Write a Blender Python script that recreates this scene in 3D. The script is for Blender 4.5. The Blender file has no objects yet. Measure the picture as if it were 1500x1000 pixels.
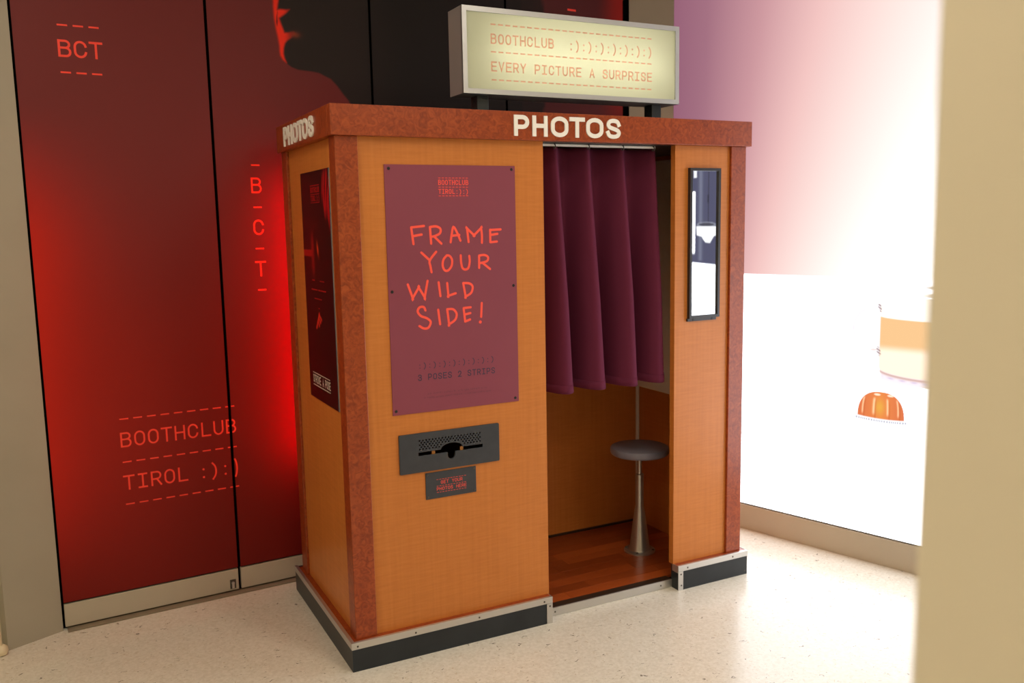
import bpy, bmesh, math, random
import numpy as np
from mathutils import Matrix, Vector
from mathutils.geometry import delaunay_2d_cdt

random.seed(4)
scene = bpy.context.scene
COL = scene.collection

# ------------------------------------------------------------------ camera, world, exposure
CAM = Vector((-0.8614, -2.9759, 1.5942))
cam_data = bpy.data.cameras.new('camera')
cam = bpy.data.objects.new('camera', cam_data)
COL.objects.link(cam)
rotm = (Matrix.Rotation(-0.47133, 4, 'Z') @ Matrix.Rotation(1.43810, 4, 'X') @ Matrix.Rotation(-0.01878, 4, 'Z'))
cam.matrix_world = Matrix.Translation(CAM) @ rotm
cam_data.sensor_width = 36.0
cam_data.lens = 1300.1 / 1500.0 * 36.0
cam_data.clip_start = 0.02
cam_data.dof.use_dof = True
cam_data.dof.focus_distance = 3.25
cam_data.dof.aperture_fstop = 2.6
scene.camera = cam

world = bpy.data.worlds.new('world')
scene.world = world
world.use_nodes = True
world.node_tree.nodes['Background'].inputs[0].default_value = (1.0, 0.93, 0.8, 1)
world.node_tree.nodes['Background'].inputs[1].default_value = 0.0

scene.view_settings.view_transform = 'Standard'
scene.view_settings.look = 'None'
scene.view_settings.gamma = 1.0
scene.view_settings.use_curve_mapping = False
scene.view_settings.exposure = 0.05

CEIL_STRENGTH = 15.5          # ceiling light panels
LIGHTWALL_WHITE = 3.7       # backlit print, brightest areas
LED_STRENGTH = 52.0
TUBE_STRENGTH = 5.0

# ------------------------------------------------------------------ helpers
def lin(c):
    out = []
    for v in c[:3]:
        v /= 255.0
        out.append(v / 12.92 if v <= 0.04045 else ((v + 0.055) / 1.055) ** 2.4)
    return tuple(out)

def mat(name, rgb, rough=0.5, metal=0.0, spec=0.5, emit=None, strength=0.0, coat=0.0):
    m = bpy.data.materials.new(name)
    m.use_nodes = True
    b = m.node_tree.nodes['Principled BSDF']
    b.inputs['Base Color'].default_value = (*lin(rgb), 1)
    b.inputs['Roughness'].default_value = rough
    b.inputs['Metallic'].default_value = metal
    b.inputs['Specular IOR Level'].default_value = spec
    b.inputs['Coat Weight'].default_value = coat
    if emit:
        b.inputs['Emission Color'].default_value = (*lin(emit), 1)
        b.inputs['Emission Strength'].default_value = strength
    return m

def nodes_of(m):
    return m.node_tree.nodes, m.node_tree.links, m.node_tree.nodes['Principled BSDF']

def ramp(nt, stops, interp='LINEAR'):
    r = nt.nodes.new('ShaderNodeValToRGB')
    r.color_ramp.interpolation = interp
    e = r.color_ramp.elements
    while len(e) < len(stops):
        e.new(0.5)
    for el, (p, c) in zip(e, stops):
        el.position = p
        el.color = (*lin(c), 1)
    return r

WLOC = {}

def wloc(o):
    return WLOC.get(o, Vector((0, 0, 0)))

def empty(name, loc, label=None, cat=None, group=None, kind=None):
    o = bpy.data.objects.new(name, None)
    o.empty_display_size = 0.1
    COL.objects.link(o)
    o.location = loc
    WLOC[o] = Vector(loc)
    tag(o, label, cat, group, kind)
    return o

def tag(o, label=None, cat=None, group=None, kind=None):
    if label: o['label'] = label
    if cat: o['category'] = cat
    if group: o['group'] = group
    if kind: o['kind'] = kind
    return o

def link_mesh(name, me, center, parent):
    o = bpy.data.objects.new(name, me)
    COL.objects.link(o)
    c = Vector(center)
    if parent is not None:
        o.parent = parent
        o.location = c - wloc(parent)
    else:
        o.location = c
    WLOC[o] = c
    return o

def obj(name, verts, faces, material, parent=None, smooth=False):
    v = np.asarray([tuple(p) for p in verts], float)
    c = (v.min(0) + v.max(0)) / 2
    me = bpy.data.meshes.new(name)
    me.from_pydata((v - c).tolist(), [], faces)
    me.materials.append(material)
    me.update()
    if smooth:
        me.polygons.foreach_set('use_smooth', [True] * len(me.polygons))
    return link_mesh(name, me, c, parent)

def bm_obj(name, bm, material, parent=None, smooth=False):
    bmesh.ops.recalc_face_normals(bm, faces=bm.faces)
    vs = np.array([v.co[:] for v in bm.verts])
    c = (vs.min(0) + vs.max(0)) / 2
    for v in bm.verts:
        v.co -= Vector(c)
    me = bpy.data.meshes.new(name)
    bm.to_mesh(me)
    bm.free()
    me.materials.append(material)
    if smooth:
        me.polygons.foreach_set('use_smooth', [True] * len(me.polygons))
    return link_mesh(name, me, c, parent)

def bm_box(bm, lo, hi, M=None):
    vs = []
    for x in (lo[0], hi[0]):
        for y in (lo[1], hi[1]):
            for z in (lo[2], hi[2]):
                p = Vector((x, y, z))
                vs.append(bm.verts.new(M @ p if M else p))
    for f in ((0, 1, 3, 2), (4, 6, 7, 5), (0, 4, 5, 1), (2, 3, 7, 6), (0, 2, 6, 4), (1, 5, 7, 3)):
        bm.faces.new([vs[i] for i in f])

def box(name, lo, hi, material, parent=None, bev=0.0015, M=None):
    bm = bmesh.new()
    bm_box(bm, lo, hi, M)
    if bev:
        bmesh.ops.recalc_face_normals(bm, faces=bm.faces)
        bmesh.ops.bevel(bm, geom=list(bm.edges), offset=bev, segments=2, affect='EDGES', profile=0.5)
    return bm_obj(name, bm, material, parent)

def copy_part(src, center, parent):
    o = src.copy()
    COL.objects.link(o)
    o.parent = parent
    o.location = Vector(center) - wloc(parent)
    WLOC[o] = Vector(center)
    return o

def lathe(name, profile, center, material, parent=None, n=48, smooth=True):
    """profile of (radius, z) revolved about the vertical axis through center"""
    verts, faces = [], []
    for r, z in profile:
        for k in range(n):
            a = 2 * math.pi * k / n
            verts.append((center[0] + r * math.cos(a), center[1] + r * math.sin(a), center[2] + z))
    for i in range(len(profile) - 1):
        for k in range(n):
            k2 = (k + 1) % n
            faces.append((i * n + k, i * n + k2, (i + 1) * n + k2, (i + 1) * n + k))
    faces.append(tuple(reversed(range(n))))
    faces.append(tuple(range((len(profile) - 1) * n, len(profile) * n)))
    o = obj(name, verts, faces, material, parent, smooth)
    if smooth:
        m = o.modifiers.new('edge', 'EDGE_SPLIT')
        m.split_angle = math.radians(40)
    return o

class Frame:
    """a flat surface: origin, right and up directions; normal faces the viewer"""
    def __init__(self, o, r, u=(0, 0, 1)):
        self.o, self.r, self.u = Vector(o), Vector(r).normalized(), Vector(u).normalized()
        self.n = self.r.cross(self.u)
    def p(self, a, b, d=0.0):
        return self.o + self.r * a + self.u * b + self.n * d
    def matrix(self):
        m = Matrix((self.r, self.u, self.n)).transposed().to_4x4()
        m.translation = self.o
        return m

# ------------------------------------------------------------------ stroke lettering
def arc(cx, cy, rx, ry, a0, a1, n=8):
    return [(cx + rx * math.cos(math.radians(a0 + (a1 - a0) * i / n)), cy + ry * math.sin(math.radians(a0 + (a1 - a0) * i / n))) for i in range(n + 1)]

def spline(pts, n=4):
    out = []
    P = [pts[0]] + list(pts) + [pts[-1]]
    for i in range(1, len(P) - 2):
        p0, p1, p2, p3 = P[i - 1], P[i], P[i + 1], P[i + 2]
        for k in range(n):
            t = k / n
            out.append(tuple(0.5 * (2 * p1[j] + (p2[j] - p0[j]) * t + (2 * p0[j] - 5 * p1[j] + 4 * p2[j] - p3[j]) * t * t + (3 * p1[j] - p0[j] - 3 * p2[j] + p3[j]) * t ** 3) for j in (0, 1)))
    out.append(pts[-1])
    return out

STAD = arc(.5, .66, .5, .34, 0, 180, 10) + arc(.5, .34, .5, .34, 180, 360, 10)
S_ = spline([(.98, .76), (.84, .94), (.5, 1), (.16, .94), (.03, .76), (.14, .6), (.5, .5), (.86, .4), (1, .24), (.86, .06), (.5, 0), (.14, .06), (0, .24)], 3)
G = {
    'A': [([(0, 0), (.5, 1), (1, 0)], 0), ([(.19, .32), (.81, .32)], 0)],
    'B': [([(0, 0), (0, 1)], 0), ([(0, 1)] + arc(.58, .77, .36, .23, 90, -90) + [(0, .54)], 0), ([(0, .54)] + arc(.62, .27, .38, .27, 90, -90) + [(0, 0)], 0)],
    'C': [(arc(.5, .66, .5, .34, 10, 180, 10) + arc(.5, .34, .5, .34, 180, 350, 10), 0)],
    'D': [([(0, 0), (0, 1)] + arc(.4, .5, .6, .5, 90, -90, 12) + [(0, 0)], 0)],
    'E': [([(1, 1), (0, 1), (0, 0), (1, 0)], 0), ([(0, .52), (.88, .52)], 0)],
    'G': [(arc(.5, .66, .5, .34, 15, 180, 10) + arc(.5, .34, .5, .34, 180, 300, 8) + [(1, .12), (1, .48), (.52, .48)], 0)],
    'H': [([(0, 0), (0, 1)], 0), ([(1, 0), (1, 1)], 0), ([(0, .52), (1, .52)], 0)],
    'I': [([(.5, 0), (.5, 1)], 0), ([(.08, 1), (.92, 1)], 0), ([(.08, 0), (.92, 0)], 0)],
    'K': [([(0, 0), (0, 1)], 0), ([(1, 1), (0, .38)], 0), ([(.32, .58), (1, 0)], 0)],
    'L': [([(.08, 1), (.08, 0), (1, 0)], 0)],
    'N': [([(0, 0), (0, 1), (1, 0), (1, 1)], 0)],
    'O': [(STAD, 1)],
    'P': [([(0, 0), (0, 1)], 0), ([(0, 1)] + arc(.6, .71, .4, .29, 90, -90) + [(0, .42)], 0)],
    'R': [([(0, 0), (0, 1)], 0), ([(0, 1)] + arc(.58, .73, .4, .27, 90, -90) + [(0, .46)], 0), ([(.55, .46), (1, 0)], 0)],
    'S': [(S_, 0)],
    'T': [([(.5, 0), (.5, 1)], 0), ([(-.03, 1), (1.03, 1)], 0)],
    'U': [([(0, 1)] + arc(.5, .36, .5, .36, 180, 360, 12) + [(1, 1)], 0)],
    'V': [([(0, 1), (.5, 0), (1, 1)], 0)],
    'W': [([(0, 1), (.25, 0), (.5, .7), (.75, 0), (1, 1)], 0)],
    'Y': [([(0, 1), (.5, .42), (1, 1)], 0), ([(.5, .42), (.5, 0)], 0)],
    'M': [([(0, 0), (0, 1), (.5, .35), (1, 1), (1, 0)], 0)],
    'F': [([(1, 1), (0, 1), (0, 0)], 0), ([(0, .52), (.85, .52)], 0)],
    '2': [(spline([(.03, .74), (.18, .95), (.5, 1), (.84, .93), (.95, .72), (.8, .46), (.4, .2), (.02, .0)], 3) + [(1, 0)], 0)],
    '3': [(spline([(.03, .78), (.2, .96), (.5, 1), (.85, .92), (.93, .73), (.78, .57), (.4, .53)], 3), 0), (spline([(.4, .53), (.82, .46), (.99, .27), (.85, .05), (.5, 0), (.15, .05), (0, .24)], 3), 0)],
    ')': [(spline([(.25, 1.02), (.6, .76), (.72, .4), (.6, .04), (.25, -.24)], 4), 0)],
    '.': [([(.5, 0), (.5, .08)], 0)],
}

def ribbon(pts, w, closed=False, round_caps=False):
    """2D stroke of width w along pts: returns verts, faces"""
    P = [Vector(p) for p in pts]
    Q = [P[0]]
    for p in P[1:]:
        if (p - Q[-1]).length > 1e-6:
            Q.append(p)
    if closed and (Q[0] - Q[-1]).length < 1e-6:
        Q.pop()
    P = Q
    n = len(P)
    verts, faces = [], []
    h = w / 2
    for i in range(n):
        d0 = (P[i] - P[i - 1]).normalized() if (i > 0 or closed) else None
        d1 = (P[(i + 1) % n] - P[i]).normalized() if (i < n - 1 or closed) else None
        d0 = d0 or d1
        d1 = d1 or d0
        n0, n1 = Vector((-d0.y, d0.x)), Vector((-d1.y, d1.x))
        m = n0 + n1
        m = m.normalized() if m.length > 1e-5 else n0
        k = min(1.0 / max(m.dot(n0), 0.25), 2.2)
        verts += [P[i] + m * h * k, P[i] - m * h * k]
    for i in range(n if closed else n - 1):
        j = (i + 1) % n
        faces.append((2 * i, 2 * i + 1, 2 * j + 1, 2 * j))
    if round_caps and not closed:
        for i, j in ((0, 1), (n - 1, n - 2)):
            b = len(verts)
            verts.append(P[i])
            for k in range(13):
                a = 2 * math.pi * k / 12
                verts.append(P[i] + Vector((math.cos(a), math.sin(a))) * h)
            for k in range(12):
                faces.append((b, b + 1 + k, b + 2 + k))
    return verts, faces

def disc2(c, r, n=10):
    verts = [Vector(c)] + [Vector((c[0] + r * math.cos(2 * math.pi * k / n), c[1] + r * math.sin(2 * math.pi * k / n))) for k in range(n)]
    return verts, [(0, 1 + k, 1 + (k + 1) % n) for k in range(n)]

def flat_to_obj(name, polys, F, material, parent, depth=0.0006, thick=0.0):
    """polys: list of (verts2d, faces); placed on Frame F, raised by depth; thick > 0 makes prisms"""
    pv, pf_ = [], []
    for vs, fs in polys:
        b = len(pv)
        pv += [Vector((v[0], v[1])) for v in vs]
        for f in fs:
            for i in range(1, len(f) - 1):
                t = (f[0], f[i], f[i + 1])
                (ax, ay), (bx, by), (cx, cy) = (vs[q][:2] for q in t)
                a2 = (bx - ax) * (cy - ay) - (cx - ax) * (by - ay)
                if abs(a2) > 1e-10:
                    pf_.append([b + q for q in (t if a2 > 0 else t[::-1])])
    # union of the strokes, so that no two faces lie in the same place
    cv, _, cf_, _, _, of = delaunay_2d_cdt(pv, [], pf_, 0, 1e-6, True)
    tris = [tuple(f) for f, o in zip(cf_, of) if len(o)]
    V = [F.p(v.x, v.y, depth) for v in cv]
    Fc = list(tris)
    if thick:
        b2 = len(V)
        V += [F.p(v.x, v.y, depth - thick) for v in cv]
        es = {(f[i], f[(i + 1) % 3]) for f in tris for i in range(3)}
        Fc += [(a, b2 + a, b2 + b, b) for a, b in es if (b, a) not in es]
    used = sorted({i for f in Fc for i in f})
    ix = {u: k for k, u in enumerate(used)}
    V = [V[u] for u in used]
    Fc = [tuple(ix[i] for i in f) for f in Fc]
    return obj(name, V, Fc, material, parent)

def glyph_polys(ch, x, y, gw, h, sw):
    """glyph with outer size gw x h at lower left x, y"""
    if ch == ':':
        return [disc2((x + gw / 2, y + sw * .6), sw * .68), disc2((x + gw / 2, y + h * .62), sw * .68)]
    out = []
    for pts, closed in G.get(ch, []):
        P = [Vector((x + sw / 2 + px * (gw - sw), y + sw / 2 + py * (h - sw))) for px, py in pts]
        if not closed:                                  # square stroke ends
            e0, e1 = (P[0] - P[1]).normalized() * sw / 2, (P[-1] - P[-2]).normalized() * sw / 2
            P[0], P[-1] = P[0] + e0, P[-1] + e1
        out.append(ribbon(P, sw, closed))
    return out

def text(name, s, F, x, y, h, pitch, gw, sw, material, parent, depth=0.0006):
    """one flat mesh for each word of s"""
    col = 0
    for word in s.split(' '):
        polys = []
        for i, ch in enumerate(word):
            polys += glyph_polys(ch, x + (col + i) * pitch + (pitch - gw) / 2, y, gw, h, sw)
        if polys:
            flat_to_obj(name, polys, F, material, parent, depth)
        col += len(word) + 1

def dashes(name, n, F, x, y, pitch, ln, sw, material, parent, depth=0.0006):
    polys = [ribbon([(x + i * pitch, y), (x + i * pitch + ln, y)], sw) for i in range(n)]
    return flat_to_obj(name, polys, F, material, parent, depth)

# ------------------------------------------------------------------ materials
def wood_panel():
    m = mat('panel_veneer', (200, 130, 66), 0.38, spec=0.4)
    nt = m.node_tree; N, L, b = nodes_of(m)
    tc = N.new('ShaderNodeTexCoord')
    mp = N.new('ShaderNodeMapping'); mp.inputs['Scale'].default_value = (60, 60, 2.2); L.new(tc.outputs['Object'], mp.inputs[0])
    n1 = N.new('ShaderNodeTexNoise'); n1.inputs['Scale'].default_value = 1.0; n1.inputs['Detail'].default_value = 5; L.new(mp.outputs[0], n1.inputs[0])
    mp2 = N.new('ShaderNodeMapping'); mp2.inputs['Scale'].default_value = (10, 10, 120); mp2.inputs['Rotation'].default_value = (0, .12, 0); L.new(tc.outputs['Object'], mp2.inputs[0])
    n2 = N.new('ShaderNodeTexNoise'); n2.inputs['Scale'].default_value = 1.0; n2.inputs['Detail'].default_value = 3; L.new(mp2.outputs[0], n2.inputs[0])
    ad = N.new('ShaderNodeMath'); ad.operation = 'MULTIPLY_ADD'; ad.inputs[1].default_value = 0.5; L.new(n2.outputs[0], ad.inputs[0])
    sc = N.new('ShaderNodeMath'); sc.operation = 'MULTIPLY'; sc.inputs[1].default_value = 0.5; L.new(n1.outputs[0], sc.inputs[0]); L.new(sc.outputs[0], ad.inputs[2])
    r = ramp(nt, [(0.3, (184, 108, 43)), (0.5, (193, 116, 50)), (0.7, (200, 123, 57))]); L.new(ad.outputs[0], r.inputs[0])
    L.new(r.outputs[0], b.inputs['Base Color'])
    return m

def wood_burl():
    m = mat('burl_veneer', (150, 70, 32), 0.32, spec=0.45)
    nt = m.node_tree; N, L, b = nodes_of(m)
    tc = N.new('ShaderNodeTexCoord')
    n1 = N.new('ShaderNodeTexNoise'); n1.inputs['Scale'].default_value = 38; n1.inputs['Detail'].default_value = 6; n1.inputs['Distortion'].default_value = 1.8; L.new(tc.outputs['Object'], n1.inputs[0])
    r = ramp(nt, [(0.32, (124, 48, 17)), (0.5, (145, 61, 24)), (0.7, (164, 76, 33))]); L.new(n1.outputs[0], r.inputs[0])
    L.new(r.outputs[0], b.inputs['Base Color'])
    return m

def wood_plank():
    m = mat('dark_parquet', (110, 48, 18), 0.28, spec=0.5)
    nt = m.node_tree; N, L, b = nodes_of(m)
    tc = N.new('ShaderNodeTexCoord'); oi = N.new('ShaderNodeObjectInfo')
    mp = N.new('ShaderNodeMapping'); mp.inputs['Scale'].default_value = (5, 90, 30); L.new(tc.outputs['Object'], mp.inputs[0])
    n1 = N.new('ShaderNodeTexNoise'); n1.inputs['Detail'].default_value = 4; L.new(mp.outputs[0], n1.inputs[0])
    mx = N.new('ShaderNodeMath'); mx.operation = 'MULTIPLY_ADD'; mx.inputs[1].default_value = 0.45; L.new(oi.outputs['Random'], mx.inputs[0]); 
    s = N.new('ShaderNodeMath'); s.operation = 'MULTIPLY'; s.inputs[1].default_value = 0.55; L.new(n1.outputs[0], s.inputs[0]); L.new(s.outputs[0], mx.inputs[2])
    r = ramp(nt, [(0.1, (112, 46, 16)), (0.5, (152, 68, 28)), (0.9, (190, 95, 42))]); L.new(mx.outputs[0], r.inputs[0])
    L.new(r.outputs[0], b.inputs['Base Color'])
    return m

def floor_mat():
    m = mat('cream_terrazzo', (222, 210, 188), 0.24, spec=0.45)
    nt = m.node_tree; N, L, b = nodes_of(m)
    tc = N.new('ShaderNodeTexCoord')
    nz = N.new('ShaderNodeTexNoise'); nz.inputs['Scale'].default_value = 90; nz.inputs['Detail'].default_value = 3; L.new(tc.outputs['Object'], nz.inputs[0])
    base = ramp(nt, [(0.35, (211, 204, 190)), (0.65, (223, 217, 205))]); L.new(nz.outputs[0], base.inputs[0])
    col = base.outputs[0]
    wob = N.new('ShaderNodeTexNoise'); wob.inputs['Scale'].default_value = 45; L.new(tc.outputs['Object'], wob.inputs[0])
    mixv = N.new('ShaderNodeVectorMath'); mixv.operation = 'MULTIPLY_ADD'; mixv.inputs[1].default_value = (.05, .05, 0); L.new(wob.outputs['Color'], mixv.inputs[0]); L.new(tc.outputs['Object'], mixv.inputs[2])
    for scale, thr, rad, tint, sx in ((9, 0.60, 0.055, (92, 84, 70), 2.4), (17, 0.68, 0.06, (112, 100, 78), 3.0), (45, 0.55, 0.12, (190, 174, 146), 2.0)):
        mp = N.new('ShaderNodeMapping'); mp.inputs['Scale'].default_value = (1, sx, 1); mp.inputs['Rotation'].default_value = (0, 0, scale * .37); L.new(mixv.outputs[0], mp.inputs[0])
        vo = N.new('ShaderNodeTexVoronoi'); vo.voronoi_dimensions = '2D'; vo.inputs['Scale'].default_value = scale; L.new(mp.outputs[0], vo.inputs[0])
        lt = N.new('ShaderNodeMath'); lt.operation = 'LESS_THAN'; lt.inputs[1].default_value = rad; L.new(vo.outputs['Distance'], lt.inputs[0])
        sp = N.new('ShaderNodeSeparateColor'); L.new(vo.outputs['Color'], sp.inputs[0])
        gt = N.new('ShaderNodeMath'); gt.operation = 'GREATER_THAN'; gt.inputs[1].default_value = thr; L.new(sp.outputs[0], gt.inputs[0])
        mu = N.new('ShaderNodeMath'); mu.operation = 'MULTIPLY'; L.new(lt.outputs[0], mu.inputs[0]); L.new(gt.outputs[0], mu.inputs[1])
        fa = N.new('ShaderNodeMath'); fa.operation = 'MULTIPLY'; fa.inputs[1].default_value = 0.75; L.new(mu.outputs[0], fa.inputs[0])
        mx = N.new('ShaderNodeMix'); mx.data_type = 'RGBA'; L.new(fa.outputs[0], mx.inputs['Factor']); L.new(col, mx.inputs['A']); mx.inputs['B'].default_value = (*lin(tint), 1)
        col = mx.outputs['Result']
    L.new(col, b.inputs['Base Color'])
    return m

def print_mat(name, emissive=False, sampled=True, rough=0.5):
    m = mat(name, (0, 0, 0), rough, spec=0.35)
    N, L, b = nodes_of(m)
    at = N.new('ShaderNodeAttribute'); at.attribute_name = 'print'
    if emissive:
        L.new(at.outputs['Color'], b.inputs['Emission Color']); b.inputs['Emission Strength'].default_value = 1.0
        b.inputs['Specular IOR Level'].default_value = 0.1
        if not sampled:
            m.cycles.emission_sampling = 'NONE'
    else:
        L.new(at.outputs['Color'], b.inputs['Base Color'])
    return m

def velvet():
    m = mat('curtain_velvet', (94, 34, 58), 0.85, spec=0.15)
    N, L, b = nodes_of(m)
    b.inputs['Sheen Weight'].default_value = 0.06
    b.inputs['Sheen Tint'].default_value = (*lin((200, 90, 130)), 1)
    b.inputs['Sheen Roughness'].default_value = 0.4
    return m

def brushed(name, rgb, rough=0.35):
    m = mat(name, rgb, rough, metal=0.85)
    N, L, b = nodes_of(m)
    tc = N.new('ShaderNodeTexCoord'); mp = N.new('ShaderNodeMapping'); mp.inputs['Scale'].default_value = (8, 8, 400); L.new(tc.outputs['Object'], mp.inputs[0])
    n1 = N.new('ShaderNodeTexNoise'); L.new(mp.outputs[0], n1.inputs[0])
    mr = N.new('ShaderNodeMapRange'); mr.inputs['To Min'].default_value = rough - .08; mr.inputs['To Max'].default_value = rough + .1; L.new(n1.outputs[0], mr.inputs[0]); L.new(mr.outputs[0], b.inputs['Roughness'])
    return m

def painted(name, rgb, rough, amount=10, scale=6):
    m = mat(name, rgb, rough, spec=0.35)
    nt = m.node_tree; N, L, b = nodes_of(m)
    tc = N.new('ShaderNodeTexCoord')
    n1 = N.new('ShaderNodeTexNoise'); n1.inputs['Scale'].default_value = scale; n1.inputs['Detail'].default_value = 4; L.new(tc.outputs['Object'], n1.inputs[0])
    r = ramp(nt, [(0.3, tuple(c - amount for c in rgb)), (0.7, tuple(c + amount * .5 for c in rgb))]); L.new(n1.outputs[0], r.inputs[0]); L.new(r.outputs[0], b.inputs['Base Color'])
    return m

def sign_face():
    m = bpy.data.materials.new('sign_diffuser')
    m.use_nodes = True
    nt = m.node_tree; N, L = nt.nodes, nt.links
    N.remove(N['Principled BSDF'])
    out = N['Material Output']
    tr = N.new('ShaderNodeBsdfTranslucent'); tr.inputs[0].default_value = (.78, .80, .66, 1)
    di = N.new('ShaderNodeBsdfDiffuse'); di.inputs[0].default_value = (.70, .71, .50, 1)
    mx = N.new('ShaderNodeMixShader'); mx.inputs[0].default_value = 0.45
    L.new(tr.outputs[0], mx.inputs[1]); L.new(di.outputs[0], mx.inputs[2]); L.new(mx.outputs[0], out.inputs[0])
    return m

def sign_ink():
    m = bpy.data.materials.new('sign_ink')
    m.use_nodes = True
    nt = m.node_tree; N, L = nt.nodes, nt.links
    N.remove(N['Principled BSDF'])
    out = N['Material Output']
    tr = N.new('ShaderNodeBsdfTranslucent'); tr.inputs[0].default_value = (.97, .58, .46, 1)
    di = N.new('ShaderNodeBsdfDiffuse'); di.inputs[0].default_value = (.88, .50, .38, 1)
    mx = N.new('ShaderNodeMixShader'); mx.inputs[0].default_value = 0.45
    L.new(tr.outputs[0], mx.inputs[1]); L.new(di.outputs[0], mx.inputs[2]); L.new(mx.outputs[0], out.inputs[0])
    return m

VENEER = wood_panel()
BURL = wood_burl()
PARQUET = wood_plank()
FLOOR = floor_mat()
MURAL = print_mat('mural_print', rough=0.5)
MURAL.node_tree.nodes['Principled BSDF'].inputs['Specular IOR Level'].default_value = 0.18
SIDEPRINT = print_mat('side_poster_print', rough=0.35)
LIGHTPRINT = print_mat('backlit_print', True)
LIGHTDETAIL = print_mat('backlit_print_detail', True, False)
VELVET = velvet()
ALU = brushed('aluminium', (205, 203, 200), 0.36)
ALUBOX = brushed('sign_aluminium', (196, 198, 202), 0.4)
ALUBOX.node_tree.nodes['Principled BSDF'].inputs['Metallic'].default_value = 0.7
STEEL = brushed('stool_steel', (178, 172, 165), 0.3)
BLACKLAM = painted('black_laminate', (40, 44, 48), 0.4, 6, 9)
BLACK = mat('black', (5, 5, 5), 0.9, spec=0.05)
BLACKFRAME = mat('black_frame', (34, 32, 36), 0.35)
SCREW = mat('screw_metal', (90, 86, 80), 0.4, metal=0.8)
DARKSCREW = mat('black_screw', (16, 13, 14), 0.4)
GREYWALL = painted('grey_laminate', (168, 162, 146), 0.45, 4, 3)
SKIRT = painted('skirting_metal', (184, 174, 156), 0.42, 4, 4)
TRACK = mat('floor_track', (130, 118, 98), 0.5)
CREAM = painted('cream_paint', (232, 223, 200), 0.6, 4, 2)
WHITE = painted('white_paint', (226, 220, 206), 0.7, 4, 2)
LETTERW = mat('white_acrylic', (240, 238, 232), 0.35)
INK = mat('coral_ink', (250, 84, 66), 0.5)
INKWALL = mat('red_wall_ink', (250, 62, 40), 0.45)
INKRED = mat('dark_red_ink', (190, 26, 24), 0.45)
INKNAVY = mat('navy_ink', (52, 40, 66), 0.5)
INKFINE = mat('fine_print_ink', (98, 48, 66), 0.5)
INKWHITE = mat('white_ink', (225, 215, 205), 0.5)
POSTER = painted('plum_poster', (132, 61, 78), 0.5, 2, 2)
PLATE = painted('grey_plate', (58, 60, 66), 0.42, 4, 30)
BRASS = mat('brass_clip', (150, 96, 40), 0.4, metal=0.3)
BOARD = painted('pale_board', (236, 236, 228), 0.5, 3, 3)
TREAD = mat('rubber_tread', (46, 32, 22), 0.45)
SEAT = painted('stool_vinyl', (128, 126, 140), 0.38, 5, 40)
POSTBLUE = mat('painted_bracket', (52, 58, 62), 0.35, metal=0.3)
MIRROR = mat('mirror_glass', (235, 238, 242), 0.01, metal=1.0)
TUBE = mat('tube', (255, 255, 255), 0.5, emit=(255, 250, 228), strength=TUBE_STRENGTH)
LEDM = mat('red_led', (30, 0, 0), 0.5, emit=(255, 0, 22), strength=LED_STRENGTH)
CEILLAMP = mat('ceiling_diffuser', (240, 236, 224), 0.5, emit=(255, 242, 218), strength=CEIL_STRENGTH)
PVC = mat('ivory_plastic', (222, 208, 176), 0.4)

# ------------------------------------------------------------------ room frames
ANG = math.radians(3.618)
BACK = Frame((-0.944, 0.881, 0), (math.cos(ANG), math.sin(ANG), 0))          # mural wall, (s, z)
RIGHT = Frame((2.21, 0.456, 0), (0.280, -0.960, 0))                          # light wall, (t, z)
FRONT = Frame((0, 0, 0), (1, 0, 0))                                          # booth front, (x, z)
SIDE = Frame((0, 0, 0), (0, -1, 0))                                          # booth left side, (-y, z)
CEIL_Z = 3.1

def fbox(name, F, a0, a1, z0, z1, d0, d1, material, parent=None, bev=0.001):
    """box on frame F: a along, z up, d outwards"""
    return box(name, (a0, z0, d0), (a1, z1, d1), material, parent, bev, F.matrix())

def seg_wall(name, p0, p1, z0, z1, thick, material, side=1):
    d = Vector((p1[0] - p0[0], p1[1] - p0[1], 0))
    F = Frame((p0[0], p0[1], 0), d)
    return fbox(name, F, 0, d.length, z0, z1, -thick, 0, material, None, 0.0)

# ------------------------------------------------------------------ room shell
tag(box('floor', (-3.2, -6.2, -0.1), (6.0, 2.0, 0), FLOOR, None, 0), kind='structure')
tag(box('ceiling', (-3.2, -6.2, CEIL_Z), (6.0, 2.0, CEIL_Z + .1), WHITE, None, 0), kind='structure')

wall_back = empty('wall_back', BACK.p(1.42, 0, -.03), kind='structure')
fbox('wall_core', BACK, -0.02, 2.95, 0, CEIL_Z, -0.12, -0.022, BLACK, wall_back, 0)

def grid_print(name, F, a_lines, z_lines, d, func, material, parent):
    A, Z = np.meshgrid(np.asarray(a_lines), np.asarray(z_lines))
    na, nz = len(a_lines), len(z_lines)
    o, r, u, n = (np.array(v[:]) for v in (F.o, F.r, F.u, F.n))
    co = o + A.reshape(-1, 1) * r + Z.reshape(-1, 1) * u + d * n
    c = (co.min(0) + co.max(0)) / 2
    idx = np.arange(na * nz).reshape(nz, na)
    quads = np.stack([idx[:-1, :-1], idx[:-1, 1:], idx[1:, 1:], idx[1:, :-1]], -1).reshape(-1, 4)
    me = bpy.data.meshes.new(name)
    me.from_pydata((co - c).tolist(), [], quads.tolist())
    colr = func(A.reshape(-1), Z.reshape(-1))
    at = me.color_attributes.new('print', 'FLOAT_COLOR', 'POINT')
    at.data.foreach_set('color', np.concatenate([colr, np.ones((len(colr), 1))], 1).astype(np.float32).reshape(-1))
    me.materials.append(material)
    me.update()
    return link_mesh(name, me, c, parent)

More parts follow.
